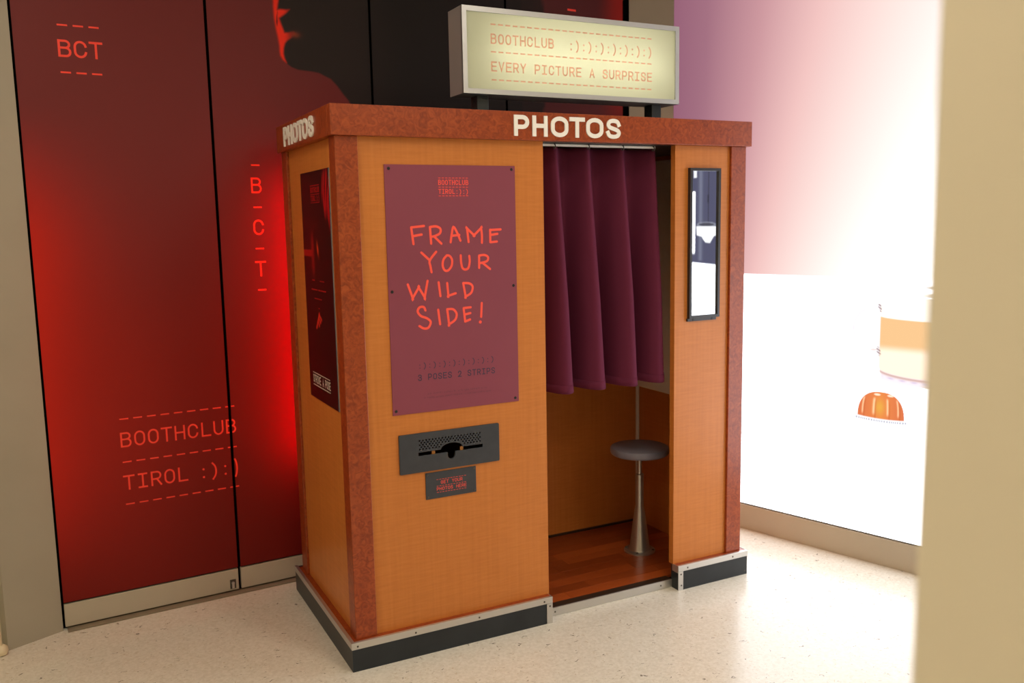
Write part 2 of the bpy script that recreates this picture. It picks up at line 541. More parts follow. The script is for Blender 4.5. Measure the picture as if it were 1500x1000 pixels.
def poly_sd(P, a, z):
    """signed distance to polygon P, negative inside"""
    P = np.asarray(P, float)
    d = np.full(a.shape, 1e9)
    ins = np.zeros(a.shape, bool)
    for i in range(len(P)):
        p, q = P[i], P[(i + 1) % len(P)]
        e = q - p
        wx, wz = a - p[0], z - p[1]
        t = np.clip((wx * e[0] + wz * e[1]) / max(e @ e, 1e-12), 0, 1)
        d = np.minimum(d, np.hypot(wx - t * e[0], wz - t * e[1]))
        c = (p[1] > z) != (q[1] > z)
        if abs(e[1]) > 1e-12:
            ins ^= c & (a < p[0] + (z - p[1]) / e[1] * e[0])
    return np.where(ins, -d, d)

def sstep(x, a, b):
    t = np.clip((x - a) / (b - a), 0, 1)
    return t * t * (3 - 2 * t)

def mixc(c, rgb, k):
    return c * (1 - k[:, None]) + np.array(lin(rgb)) * k[:, None]

OUTL = [(0.9818, 2.5434), (0.9813, 2.5168), (0.9826, 2.4726), (0.9874, 2.433), (0.9946, 2.3935), (1.0007, 2.3582), (1.0006, 2.3313), (1.0044, 2.3135), (1.0131, 2.3007), (1.0288, 2.286), (1.0472, 2.2737), (1.0754, 2.2643), (1.1332, 2.2614), (1.1673, 2.2577), (1.1914, 2.2468), (1.2207, 2.2347), (1.2494, 2.2061), (1.2732, 2.1746), (1.2974, 2.1476), (1.36, 2.04), (1.46, 1.92), (2.2, 1.7), (2.36, 2.25), (2.3, 3.2), (1.06, 3.2), (1.0, 2.7)]
RIM = [(0.985, 2.62), (1.02, 2.62), (1.0051, 2.5459), (1.0002, 2.5232), (0.9974, 2.5051), (1.0101, 2.5087), (1.0359, 2.509), (1.0526, 2.513), (1.0352, 2.4956), (1.0133, 2.48), (1.0035, 2.4724), (1.0095, 2.4529), (1.0177, 2.4313), (1.0238, 2.414), (1.0404, 2.4155), (1.0644, 2.4221), (1.0735, 2.4139), (1.0536, 2.3964), (1.034, 2.3834), (1.0239, 2.3713), (1.0172, 2.3506), (1.015, 2.3279), (1.0183, 2.3101), (1.0267, 2.2904), (1.0108, 2.3028), (1.0022, 2.3179), (0.9999, 2.3357), (0.9997, 2.3581), (0.9946, 2.3935), (0.9874, 2.433), (0.9826, 2.4726), (0.9813, 2.5168)]
SLIT = [(0.999, 2.5009), (0.9931, 2.4781), (0.991, 2.4556), (0.9935, 2.4336), (0.9975, 2.4563), (0.9969, 2.4784)]

def mural_colour(s, z):
    c = np.tile(np.array(lin((112, 43, 44))), (len(s), 1))
    c = mixc(c, (112, 24, 18), 1 - sstep(z, 0.9, 1.9))
    # red wash printed along the outer edge of the first panel (the grey panel and skirting beside it stay grey)
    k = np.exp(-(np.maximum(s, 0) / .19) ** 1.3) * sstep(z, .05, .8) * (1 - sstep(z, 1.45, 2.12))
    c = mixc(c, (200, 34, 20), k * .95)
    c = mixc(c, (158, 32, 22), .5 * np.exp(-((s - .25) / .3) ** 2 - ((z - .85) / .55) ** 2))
    # far panel: warm maroon that turns red at its outer edge
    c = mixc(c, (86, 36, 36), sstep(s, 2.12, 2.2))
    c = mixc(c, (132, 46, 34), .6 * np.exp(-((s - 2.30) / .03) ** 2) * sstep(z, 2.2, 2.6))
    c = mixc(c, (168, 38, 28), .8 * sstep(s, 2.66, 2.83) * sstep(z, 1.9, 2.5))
    # profile of a head against the maroon
    sd = poly_sd(OUTL, s, z)
    k = 1 - sstep(sd, -.004, .003)
    k = np.where(s > 2.2, k * .75, k)
    c = mixc(c, (42, 33, 32), k)
    c = mixc(c, (31, 26, 25), k * sstep(s, 1.3, 1.6))
    rim = (1 - sstep(poly_sd(RIM, s, z), -.006, .006)) * (1 - .75 * sstep(s, 1.018, 1.062))
    c = mixc(c, (250, 52, 28), rim)
    c = mixc(c, (150, 66, 40), .7 * np.exp(-((s - 1.07) / .02) ** 2 - ((z - 2.41) / .012) ** 2) * (1 - rim))
    c = mixc(c, (70, 26, 28), 1 - sstep(poly_sd(SLIT, s, z), -.002, .002))
    return c

zl_coarse = list(np.arange(.114, 2.2, .02))
EDGES = [(0.004, 0.694), (0.706, 1.407), (1.419, 2.111), (2.123, 2.832)]
for i, (a, b) in enumerate(EDGES):
    pan = fbox('mural_panel', BACK, a, b, 0.114, CEIL_Z - .02, -0.02, -0.0012, BLACK, wall_back, 0)
    if i == 1:
        al = list(np.arange(a, .96, .02)) + list(np.arange(.962, 1.1, .003)) + list(np.arange(1.1, b, .006)) + [b]
        zl = list(np.arange(.114, 2.1, .02)) + list(np.arange(2.1, 2.64, .003)) + list(np.arange(2.64, CEIL_Z - .02, .03)) + [CEIL_Z - .02]
    else:
        al = list(np.arange(a, b, .015)) + [b]
        zl = list(np.arange(.114, CEIL_Z - .02, .02)) + [CEIL_Z - .02]
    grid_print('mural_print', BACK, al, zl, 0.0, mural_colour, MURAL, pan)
    if i == 0:
        dashes('dash_row', 3, BACK, .153, 2.367, .0545, .036, .0065, INKWALL, pan)
        text('lettering', 'BCT', BACK, .146, 2.2495, .064, .0545, .046, .0085, INKWALL, pan)
        dashes('dash_row', 3, BACK, .153, 2.193, .0545, .036, .0065, INKWALL, pan)
        for zz in (.834, .655, .478):
            dashes('dash_row', 8, BACK, .262, zz, .0526, .034, .0055, INKWALL, pan)
            dashes('dash_row', 1, BACK, .6828, zz, .0526, .0110, .0055, INKWALL, pan)
        text('lettering', 'BOOTHCLU', BACK, .2545, .7165, .062, .0526, .042, .0072, INKWALL, pan)
        flat_to_obj('lettering', [ribbon([(.684, .7165), (.684, .7785)], .0072)] + [ribbon([(.684, q), (.694, q)], .0072) for q in (.7201, .7491, .7749)], BACK, INKWALL, pan)
        text('lettering', 'TIROL', BACK, .2545, .537, .062, .0526, .042, .0072, INKWALL, pan)
        text('lettering', ':):', BACK, .5533, .537, .062, .0455, .036, .0072, INKWALL, pan)
    if i == 1:
        for zz in (.834, .655, .478):
            dashes('dash_row', 1, BACK, .7065, zz, .05, .0145, .0055, INKWALL, pan)
        # the tail of the last letter runs over the joint onto this panel
        flat_to_obj('lettering', [ribbon(arc(.706, .762, .0110, .0129, 90, -90), .0072), ribbon(arc(.706, .7346, .0135, .0145, 90, -90), .0072)], BACK, INKWALL, pan)
        flat_to_obj('lettering', [ribbon(arc(.700, .562, .0165, .046, 62, -62, 12), .0072)], BACK, INKWALL, pan)
        for ch, zb in (('B', 1.740), ('C', 1.563), ('T', 1.386)):
            text('lettering', ch, BACK, .843, zb, .066, .0505, .045, .0078, INKWALL, pan)
        for zz in (1.858, 1.681, 1.505, 1.328):
            dashes('dash_row', 1, BACK, .851, zz, .05, .036, .0065, INKWALL, pan)
    if i == 3:
        dashes('dash_row', 1, BACK, 2.482, 2.656, .05, .052, .010, INKWALL, pan)
    if i < 4:
        sk = fbox('skirting_board', BACK, a, b, 0.012, 0.1065, -0.018, 0.0, SKIRT, wall_back, .002)
        if i == 0:
            lk = fbox('lock_plate', BACK, .656, .682, .020, .062, .0, .002, SCREW, sk, .001)
            bm = bmesh.new()
            bmesh.ops.create_cone(bm, cap_ends=True, segments=16, radius1=.007, radius2=.006, depth=.006, matrix=BACK.matrix() @ Matrix.Translation((.669, .046, .004)))
            bm_box(bm, (.664, .022, .001), (.674, .042, .0045), BACK.matrix())
            bm_obj('lock_knob', bm, ALU, sk)
fbox('floor_track', BACK, 0.01, 2.83, 0.0, 0.006, -0.02, 0.032, TRACK, wall_back, .001)

# grey angled panels either side of the mural
tag(seg_wall('wall_corner_left', (-1.139, .792), (-.949, .878), 0, CEIL_Z, .05, GREYWALL), kind='structure')
tag(seg_wall('wall_corner_right', (1.922, 1.058), (2.084, .886), 0, CEIL_Z, .05, GREYWALL), kind='structure')
tag(seg_wall('wall_left_return', (-2.9, .45), (-1.160, .84), 0, CEIL_Z, .05, CREAM), kind='structure')
tag(box('wall_left', (-3.0, -6.0, 0), (-2.9, 1.0, CEIL_Z), CREAM, None, 0), kind='structure')
tag(box('wall_behind', (-3.0, -6.1, 0), (5.5, -6.0, CEIL_Z), CREAM, None, 0), kind='structure')
# cream partition whose end stands close to the camera
tag(box('wall_partition', (-0.257, -3.7, 0), (0.05, -2.506, CEIL_Z), CREAM, None, .004), kind='structure')

# ------------------------------------------------------------------ backlit wall
def lightwall_colour(t, z):
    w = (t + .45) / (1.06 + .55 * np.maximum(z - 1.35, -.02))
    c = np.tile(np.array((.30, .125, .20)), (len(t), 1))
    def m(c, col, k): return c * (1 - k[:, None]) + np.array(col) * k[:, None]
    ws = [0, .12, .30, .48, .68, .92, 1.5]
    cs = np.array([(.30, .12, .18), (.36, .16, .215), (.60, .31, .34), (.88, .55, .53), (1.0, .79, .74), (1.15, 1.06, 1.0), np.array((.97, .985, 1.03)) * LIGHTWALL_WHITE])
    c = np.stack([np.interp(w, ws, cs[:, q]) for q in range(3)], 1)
    # grey backdrop of the picture farther along the wall
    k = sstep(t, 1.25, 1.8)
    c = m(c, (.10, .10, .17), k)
    # pale table top in the picture
    c = m(c, np.array((.97, .985, 1.03)) * LIGHTWALL_WHITE, 1 - sstep(z, 1.314, 1.322))
    return c

wall_right = empty('wall_right', RIGHT.p(1.2, 0, -.03), kind='structure')
LIT_END = 2.42
fbox('wall_core', RIGHT, -0.448, 6.85, 0, CEIL_Z, -0.15, -0.035, CREAM, wall_right, 0)
fbox('panel_body', RIGHT, -0.448, LIT_END, 0.137, CEIL_Z, -0.035, -0.001, ALU, wall_right, 0)
fbox('plain_panel', RIGHT, LIT_END + .01, 6.85, 0.137, CEIL_Z, -0.035, 0, CREAM, wall_right, 0)
zl = list(np.arange(.137, 1.30, .06)) + [1.30, 1.314, 1.318, 1.322, 1.33] + list(np.arange(1.36, CEIL_Z, .04)) + [CEIL_Z]
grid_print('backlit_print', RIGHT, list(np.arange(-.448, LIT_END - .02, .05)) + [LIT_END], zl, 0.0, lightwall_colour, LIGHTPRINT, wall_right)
fbox('skirting_board', RIGHT, -0.448, 6.85, 0.0, 0.128, -0.035, 0.004, SKIRT, wall_right, .002)

def restore(c, t, z):
    """where nothing is printed the detail keeps the full brightness of the wall round it"""
    full = lightwall_colour(t, z)
    k = sstep(np.abs(c - np.minimum(full, 1.22)).max(1), .0, .02)[:, None]
    return c * k + full * (1 - k)

def cup_colour(t, z):
    c = np.minimum(lightwall_colour(t, z), 1.22)
    def m(c, col, k): return c * (1 - k[:, None]) + np.array(col) * k[:, None]
    cx, R_ = .905, .215
    xn = (t - cx) / R_
    curve = .012 * np.sqrt(np.clip(1 - xn ** 2, 0, 1))
    inside = (1 - sstep(np.abs(xn), .985, 1.0))
    cb = .92 - curve * 3.0
    zt = 1.152 - curve * 1.2
    # layers of the drink
    k = inside * sstep(z, cb - .003, cb + .003)
    c = m(c, (1.25, 1.02, .80), k * (1 - sstep(z, zt - .003, zt + .003)))
    k2 = inside * sstep(z, .985, 1.03) * (1 - sstep(z, zt - .003, zt + .002))
    c = m(c, (.93, .55, .24), k2 * .92)
    k3 = inside * sstep(z, zt, zt + .004) * (1 - sstep(z, 1.245 - curve, 1.25 - curve))
    c = m(c, (1.35, 1.26, 1.12), k3)
    # glass base with red brown reflections
    kb = (1 - sstep(np.abs(xn), .93, .97)) * sstep(z, .874 - curve * 2.4, .878 - curve * 2.4) * (1 - sstep(z, cb - .008, cb))
    c = m(c, (1.05, .93, .98), kb)
    kr = (1 - sstep(np.abs(xn), .96, .99)) * np.exp(-((z - (cb - .008)) / .007) ** 2)
    c = m(c, (.60, .30, .22), kr * .75)
    kv = (1 - sstep(np.abs(xn), .9, .95)) * np.exp(-((z - (.893 - curve * 2.4)) / .004) ** 2) * (.5 + .5 * np.sin(t * 120))
    c = m(c, (.62, .50, .78), kv * .7)
    # rim and wall of the glass
    kl = np.exp(-((xn + 1) / .012) ** 2) * sstep(z, .93, .95) * (1 - sstep(z, 1.29, 1.30))
    c = m(c, (.95, .86, .90), kl * .6)
    kt = (1 - sstep(np.abs(xn), .97, 1)) * np.exp(-((z - (1.297 - curve)) / .004) ** 2)
    c = m(c, (.90, .84, .95), kt * .5)
    kt = (1 - sstep(np.abs(xn), .9, .97)) * np.exp(-((z - (1.262 - curve)) / .005) ** 2)
    c = m(c, (1.05, .86, .62), kt * .45)
    # handle
    hd = np.hypot((t - .690) / .118, (z - 1.09) / .105)
    kh = np.exp(-((hd - 1) / .035) ** 2) * (t < .686)
    c = m(c, (1.02, .96, 1.06), kh * .5)
    kh = np.exp(-((hd - 1.03) / .018) ** 2) * (t < .66) * (np.abs(z - 1.12) < .06)
    c = m(c, (.62, .48, .70), kh * .55)
    for (a0, z0, ra, rz) in ((.688, 1.188, .009, .022), (.688, .992, .010, .024)):
        q = ((t - a0 - (z - z0) * -.25) / ra) ** 2 + ((z - z0) / rz) ** 2
        c = m(c, (.26, .12, .14), (1 - sstep(q, .5, 1.1)) * (.55 + .45 * np.sin(z * 500 + t * 300)))
    q = ((t - .665) / .018) ** 2 + ((z - .998) / .007) ** 2
    c = m(c, (.85, .55, .50), (1 - sstep(q, .3, 1.1)) * .6)
    return restore(c, t, z)

def capsule_colour(t, z):
    c = np.minimum(lightwall_colour(t, z), 1.22)
    def m(c, col, k): return c * (1 - k[:, None]) + np.array(col) * k[:, None]
    cx, zb = .707, .690
    xn = (t - cx) / .108
    zn = (z - zb) / .118
    sh = np.abs(xn) ** 2.5 + np.clip(zn, 0, 2) ** 2.3
    dome = (1 - sstep(sh, .93, 1.02)) * sstep(z, zb - .004 - .006 * (1 - xn ** 2), zb + .002 - .006 * (1 - xn ** 2))
    base = np.stack([.88 - .12 * np.abs(xn), .27 - .08 * np.abs(xn) + .16 * np.exp(-((xn + .05) / .22) ** 2 - ((zn - .4) / .3) ** 2), .075 + 0 * t], 1)
    c = c * (1 - dome[:, None]) + base * dome[:, None]
    for x0, wd in ((-.78, .03), (-.30, .045), (.30, .04), (.74, .03)):
        cl = x0 * (1 - .25 * np.clip(zn, 0, 1) ** 3)
        kk = np.exp(-((xn - cl) / wd) ** 2) * sstep(zn, .02, .2) * (1 - sstep(zn, .66, .8)) * dome
        c = m(c, (1.5, .85, .48), kk * .75)
        kk = np.exp(-((xn - cl - .07) / .03) ** 2) * (1 - sstep(zn, .5, .8)) * dome
        c = m(c, (.55, .12, .03), kk * .5)
    for x0 in (-.16, .4):
        q = ((xn - x0) / .16) ** 2 + ((zn - .88) / .05) ** 2
        c = m(c, (1.6, 1.15, .9), (1 - sstep(q, .3, 1.1)) * .7 * dome)
    # crimped foil rim
    rz = zb - .010 - .007 * (1 - np.clip(xn / 1.15, -1, 1) ** 2)
    k = (1 - sstep(np.abs(xn), 1.1, 1.16)) * np.exp(-((z - rz) / .0055) ** 2)
    stripes = .5 + .5 * np.sin(t * 620 + 1.5 * np.sin(t * 90))
    tone = np.stack([.20 + .9 * stripes, .20 + .9 * stripes, .30 + .9 * stripes], 1)
    c = c * (1 - (k * .85)[:, None]) + tone * (k * .85)[:, None]
    return restore(c, t, z)

def backdrop_colour(t, z):
    c = lightwall_colour(t, z)
    t = t + .05
    def m(c, col, k): return c * (1 - k[:, None]) + np.array(col) * k[:, None]
    c = m(c, (.62, .66, .80), np.exp(-((t - 2.10) / .03) ** 2) * sstep(z, 1.33, 1.34) * .22)
    k = sstep(t, 2.185, 2.195) * (1 - sstep(t, 2.30, 2.31)) * sstep(z, 1.365, 1.40) * (1 - sstep(z, 1.765, 1.775))
    c = m(c, np.array((1, .99, .98)) * LIGHTWALL_WHITE, k)
    k = sstep(t, 2.163, 2.168) * (1 - sstep(t, 2.212, 2.217)) * sstep(z, 1.855, 1.86) * (1 - sstep(z, 1.92, 1.925))
    c = m(c, (1.2, 1.2, 1.25), k)
    k = np.exp(-((t - 1.978) / .006) ** 2) * sstep(z, 1.575, 1.58)
    c = m(c, (.035, .03, .05), k * .9)
    k = np.exp(-((t - 1.984) / .010) ** 2) * sstep(z, 1.69, 1.70) * (1 - sstep(z, 1.74, 1.75))
    c = m(c, (.02, .02, .03), k * .9)
    q = ((t - 2.01) / .155) ** 2 + ((z - 1.562) / .018) ** 2
    c = m(c, (.30, .31, .38), 1 - sstep(q, .8, 1.1))
    q = ((t - 2.01) / .12) ** 2 + ((z - 1.562) / .010) ** 2
    c = m(c, (.08, .08, .11), 1 - sstep(q, .8, 1.1))
    lamp = [(1.855, 1.55), (2.165, 1.55), (2.158, 1.495), (2.08, 1.487), (2.055, 1.470), (2.02, 1.452), (1.95, 1.450), (1.91, 1.480), (1.89, 1.493), (1.858, 1.497)]
    c = m(c, np.array((1, .99, .98)) * 1.4, 1 - sstep(poly_sd(lamp, t, z), -.003, .004))
    q = ((t - 2.235) / .02) ** 2 + ((z - 1.04) / .035) ** 2
    c = m(c, (.35, .36, .42), (1 - sstep(q, .5, 1.2)) * .7)
    return c

cpx = grid_print('cup_print', RIGHT, np.arange(.53, 1.15, .0035), np.arange(.83, 1.31, .0035), .001, cup_colour, LIGHTDETAIL, wall_right)
tag(cpx, 'printed glass cup of layered milky coffee')
cpp = grid_print('capsule_print', RIGHT, np.arange(.56, .86, .0025), np.arange(.64, .83, .0025), .001, capsule_colour, LIGHTDETAIL, wall_right)
tag(cpp, 'printed orange coffee capsule with crimped foil rim')
bdp = grid_print('lamp_print', RIGHT, np.arange(1.75, 2.30, .005), np.arange(.98, 2.0, .005), .001, backdrop_colour, LIGHTDETAIL, wall_right)
tag(bdp, 'printed white pendant lamp on grey backdrop')

# ------------------------------------------------------------------ ceiling lights
for i, (x, y) in enumerate(((0.9, -1.7), (-1.1, -0.75), (1.7, -3.4), (0.0, -3.9), (-1.9, -2.6))):
    t = empty('ceiling_light_offscreen', (x, y, CEIL_Z - .04), 'square flush ceiling light panel above the shop floor', 'ceiling light', 'square ceiling light panels')
    bm = bmesh.new()
    for lo, hi in (((x - .32, y - .32), (x + .32, y - .30)), ((x - .32, y + .30), (x + .32, y + .32)), ((x - .32, y - .30), (x - .30, y + .30)), ((x + .30, y - .30), (x + .32, y + .30))):
        bm_box(bm, (*lo, CEIL_Z - .04), (*hi, CEIL_Z))
    bm_obj('frame', bm, WHITE, t)
    box('diffuser_offscreen', (x - .30, y - .30, CEIL_Z - .03), (x + .30, y + .30, CEIL_Z - .012), CEILLAMP, t, 0)

# ------------------------------------------------------------------ photo booth
W, D, H = 1.7931, 0.78, 2.0
HB, ZB = 1.897, 0.1085
O1, O2 = 0.8075, 1.4279
BO = 0.0226
CO = 0.0165
FY = 0.012
booth = empty('photo_booth', (W / 2, D / 2, 0), 'orange wood veneer photo booth with burl posts and black plinth', 'photo booth')

for x0, x1, y0, y1 in ((0, .08, 0, .072), (W - .08, W, 0, .072), (0, .08, D - .085, D), (W - .028, W, D - .028, D)):
    box('corner_post', (x0, y0, ZB), (x1, y1, HB), BURL, booth, .002)
def panel_with_opening(x0, x1, z0, z1, hx0, hx1, hz0, hz1, y0, y1):
    """front panel with the opening behind the photo slot"""
    ring = lambda a, b, c, d, y: [(a, y, c), (b, y, c), (b, y, d), (a, y, d)]
    V = ring(x0, x1, z0, z1, y0) + ring(hx0, hx1, hz0, hz1, y0) + ring(x0, x1, z0, z1, y1) + ring(hx0, hx1, hz0, hz1, y1)
    Fc = []
    for i in range(4):
        j = (i + 1) % 4
        Fc += [(i, j, 4 + j, 4 + i), (8 + j, 8 + i, 12 + i, 12 + j), (i, 8 + i, 8 + j, j), (4 + j, 12 + j, 12 + i, 4 + i)]
    return obj('front_panel', V, Fc, VENEER, booth)
panel_with_opening(.08, O1, ZB, HB, .215, .565, .708, .826, FY, .042)
box('front_panel', (O2, FY, ZB), (W - .08, .042, HB), VENEER, booth, .001)
box('side_panel', (.010, .072, ZB), (.032, D - .085, HB), VENEER, booth, .001)
box('side_panel', (W - .032, .072, ZB), (W - .010, D - .028, HB), VENEER, booth, .001)
box('back_panel', (.08, D - .03, ZB), (W - .08, D - .008, HB), VENEER, booth, .001)
# interior lining
box('interior_wall', (O1 - .012, .042, .036), (O1 - .001, .745, HB), VENEER, booth, 0)
box('interior_wall', (O1 - .012, .745, .036), (W - .032, .75, HB), VENEER, booth, 0)
rw = box('interior_wall', (1.758, .03, .036), (1.762, .745, HB), VENEER, booth, 0)
box('pale_board', (1.750, .05, .752), (1.758, .744, HB - .02), BOARD, booth, .001)
box('corner_trim', (1.744, .731, .037), (1.757, .744, .752), BOARD, booth, .001)
box('skirting_strip', (O1, .738, .037), (1.746, .745, .047), TREAD, booth, .0005)
box('interior_ceiling', (O1 - .012, .03, HB), (W - .032, .75, HB + .02), BLACKFRAME, booth, 0)
ifl = box('interior_floor', (O1 - .012, .03, .0), (W - .032, .75, .024), BLACK, booth, 0)
yy = .070
row = 0
while yy < .738:
    y2 = min(yy + .0655, .738)
    xx = O1
    first = random.uniform(.08, .34)
    while xx < 1.757:
        x2 = min(xx + (first if xx == O1 else random.uniform(.26, .46)), 1.757)
        if 1.757 - x2 < .06: x2 = 1.757
        box('plank', (xx + .0004, yy + .0004, .024), (x2 - .0004, y2 - .0004, .036 - random.uniform(0, .0004)), PARQUET, ifl, .0006)
        xx = x2
    yy = y2
    row += 1
box('door_tread', (.8034, .030, .024), (1.4318, .0695, .0365), TREAD, booth, .001)
th = box('door_threshold', (.8034, .024, .001), (1.4318, .030, .0355), ALU, booth, .001)

# crown with letters
def crown_board(lo, hi):
    return box('crown_board', lo, hi, BURL, booth, .002)
cf = crown_board((-CO, -CO, HB), (W + CO, .02, H))
cl = crown_board((-CO, .02, HB), (.02, D, H))
crown_board((W - .02, .02, HB), (W + CO, D, H))
crown_board((.02, D - .03, HB), (W - .02, D, H))
box('roof', (.02, .02, H - .03), (W - .02, D - .03, H - .012), BLACKFRAME, booth, 0)
CROWNF = Frame((0, -CO, 0), (1, 0, 0))
CROWNL = Frame((-CO, 0, 0), (0, -1, 0))
for ch, a, b in (('P', .670, .733), ('H', .747, .811), ('O', .826, .901), ('T', .908, .973), ('O', .981, 1.058), ('S', 1.072, 1.138)):
    flat_to_obj('letter', glyph_polys(ch, a, 1.911, b - a, .076, .0155), CROWNF, LETTERW, cf, .005, .0048)
ys = [.640 - .450 * f for f in (0, .135, .165, .302, .333, .494, .510, .648, .665, .830, .862, 1.0)]
for ch, a, b in zip('PHOTOS', ys[0::2], ys[1::2]):
    flat_to_obj('letter', glyph_polys(ch, -a, 1.911, a - b, .074, .0150), CROWNL, LETTERW, cl, .005, .0048)

# plinth
def plinth(name, lo, hi):
    return box(name, lo, hi, BLACKLAM, booth, 0)
pf = plinth('plinth', (-BO, -BO, 0), (.8012, .03, ZB - .003))
pl_ = plinth('plinth', (-BO, .03, 0), (.03, .823, ZB - .003))
pr = plinth('plinth', (1.4318, -BO, 0), (W + BO, .03, ZB - .003))
pr2 = plinth('plinth', (W - .03, .03, 0), (W + BO, .823, ZB - .003))
plinth('plinth', (.03, .793, 0), (W - .03, .823, ZB - .003))
ZT = .0845
def trim(lo, hi, parent):
    return box('aluminium_trim', lo, hi, ALU, parent, .0008)
TO = BO + .0022
trim((-TO, -TO, ZT), (.8034, -BO + .0005, ZB + .0015), pf)
trim((-TO, -BO + .0005, ZB - .003), (.8034, -BO + .011, ZB + .0015), pf)
trim((.7775, -TO, .0), (.8034, -BO + .0005, ZT - .001), pf)
trim((.8012, -BO + .001, .0), (.8034, .024, ZB + .0015), pf)
trim((-TO, -TO + .003, ZT), (-BO + .0005, .825, ZB + .0015), pl_)
trim((-BO + .0005, -BO + .011, ZB - .003), (-BO + .011, .825, ZB + .0015), pl_)
trim((1.4296, -TO, ZT), (W + TO, -BO + .0005, ZB + .0015), pr)
trim((1.4296, -BO + .0005, ZB - .003), (W + TO, -BO + .011, ZB + .0015), pr)
trim((1.4296, -TO, .0), (1.4556, -BO + .0005, ZT - .001), pr)
trim((1.4296, -BO + .001, .078), (1.4318, .02, ZB + .0015), pr)
trim((W + BO - .0005, -BO + .001, ZT), (W + TO, .825, ZB + .0015), pr2)
box('ledge', (-BO + .011, -BO + .011, ZB - .003), (.8012, .03, ZB), BURL, booth, 0)
box('ledge', (-BO + .011, .03, ZB - .003), (.03, .80, ZB), BURL, booth, 0)
box('ledge', (1.432, -BO + .011, ZB - .003), (W + BO - .002, .03, ZB), BURL, booth, 0)

def screw_mesh(name, r, m, F):
    bm = bmesh.new()
    bmesh.ops.create_cone(bm, cap_ends=True, segments=10, radius1=r, radius2=r * .8, depth=.0016, matrix=F.matrix())
    me = bpy.data.meshes.new(name)
    bm.to_mesh(me); bm.free()
    me.materials.append(m)
    return me
SCR_F = screw_mesh('screw', .0042, SCREW, Frame((0, 0, 0), (1, 0, 0)))
SCR_D = screw_mesh('screw', .0060, DARKSCREW, Frame((0, 0, 0), (1, 0, 0)))
SCR_S = screw_mesh('screw', .0042, SCREW, Frame((0, 0, 0), (0, -1, 0)))
def screw(me, p, parent):
    return link_mesh('screw', me, p, parent)
for x in (-.0025, .220, .480, .766): screw(SCR_F, (x, -TO - .0004, .0955), pf)
screw(SCR_F, (.7912, -TO - .0004, .0725), pf)
for x in (1.479, 1.731): screw(SCR_F, (x, -TO - .0004, .0965), pr)
for p in ((1.4435, .072), (1.4455, .0215)): screw(SCR_F, (p[0], -TO - .0004, p[1]), pr)
screw(SCR_F, (1.803, -BO - .0004, .0165), pr)
for x in (.842, 1.372): screw(SCR_F, (x, .0236, .018), th)

# photo slot with perforated plate
disp = empty('photo_slot', (.3885, FY, .769))
disp.parent = booth
disp.location = Vector((.3885, FY, .769)) - wloc(booth)
tag(disp, 'dark grey plate with perforations and photo delivery slot')
PF = Frame((0, FY, 0), (1, 0, 0))
def plate_with_holes():
    bm = bmesh.new()
    loops = []
    def loop(pts):
        vs = [bm.verts.new(PF.p(a, b, .007)) for a, b in pts]
        loops.append([bm.edges.new((vs[i], vs[(i + 1) % len(vs)])) for i in range(len(vs))])
    r = .004
    o = []
    for cx, cz, a0 in ((.590 - r, .842 - r, 0), (.187 + r, .842 - r, 90), (.187 + r, .6955 + r, 180), (.590 - r, .6955 + r, 270)):
        o += arc(cx, cz, r, r, a0, a0 + 90, 4)
    loop(o)
    slot = [(.260, .757), (.3755, .757), (.3755, .746)] + arc(.391, .746, .0155, .0155, 180, 360, 8)[1:-1] + [(.4065, .746), (.4065, .757), (.520, .757), (.520, .7705), (.437, .7705)] + arc(.393, .7705, .044, .021, 0, 180, 12)[1:-1] + [(.349, .7705), (.260, .7705)]
    loop(slot)
    hr = .0035
    for rrow in range(5):
        z = .782 + rrow * .0080
        for k in range(20):
            x = .266 + k * .0128 + (.0064 if rrow % 2 else 0)
            if x > .514: continue
            if ((x - .393) / .055) ** 2 + ((z - .7705) / .028) ** 2 < 1.0: continue
            loop(arc(x, z, hr, hr, 0, 315, 7))
    edges = [e for l in loops for e in l]
    bmesh.ops.triangle_fill(bm, use_beauty=True, use_dissolve=False, edges=edges)
    bmesh.ops.recalc_face_normals(bm, faces=bm.faces)
    faces = list(bm.faces)
    ret = bmesh.ops.extrude_face_region(bm, geom=faces)
    for v in ret['geom']:
        if isinstance(v, bmesh.types.BMVert):
            v.co.y = FY
    return bm_obj('perforated_plate', bm, PLATE, disp)
plate_with_holes()
for x in (.320, .434):
    fbox('clip', PF, x - .0065, x + .0065, .756, .7715, .0012, .0045, BRASS, disp, .0005)

disp.location += Vector((.005, 0, -.0033))

# curtain rail
rail = box('curtain_rail', (O1, .072, HB - .0105), (1.372, .084, HB - .002), LETTERW, booth, .001)

# ------------------------------------------------------------------ notice plate
notice = empty('notice_plate', (.3885, FY, .587), 'small dark plate with red lettering below the photo slot', 'sign')
fbox('plate', PF, .286, .491, .587, .688, 0, .003, PLATE, notice, .0008)
for p in ((.294, .680), (.483, .680), (.294, .595), (.483, .595)):
    screw(SCR_F, (p[0], FY - .0036, p[1]), notice)
for zz in (.658, .633, .609):
    dashes('dash_row', 11, PF, .329, zz, .01125, .0075, .0014, INK, notice, .0035)
text('lettering', 'GET YOUR', PF, .345, .640, .0125, .0113, .0088, .0015, INK, notice, .0035)
text('lettering', 'PHOTOS HERE', PF, .328, .6155, .0125, .01125, .0088, .0015, INK, notice, .0035)

notice.location += Vector((.005, 0, -.004))

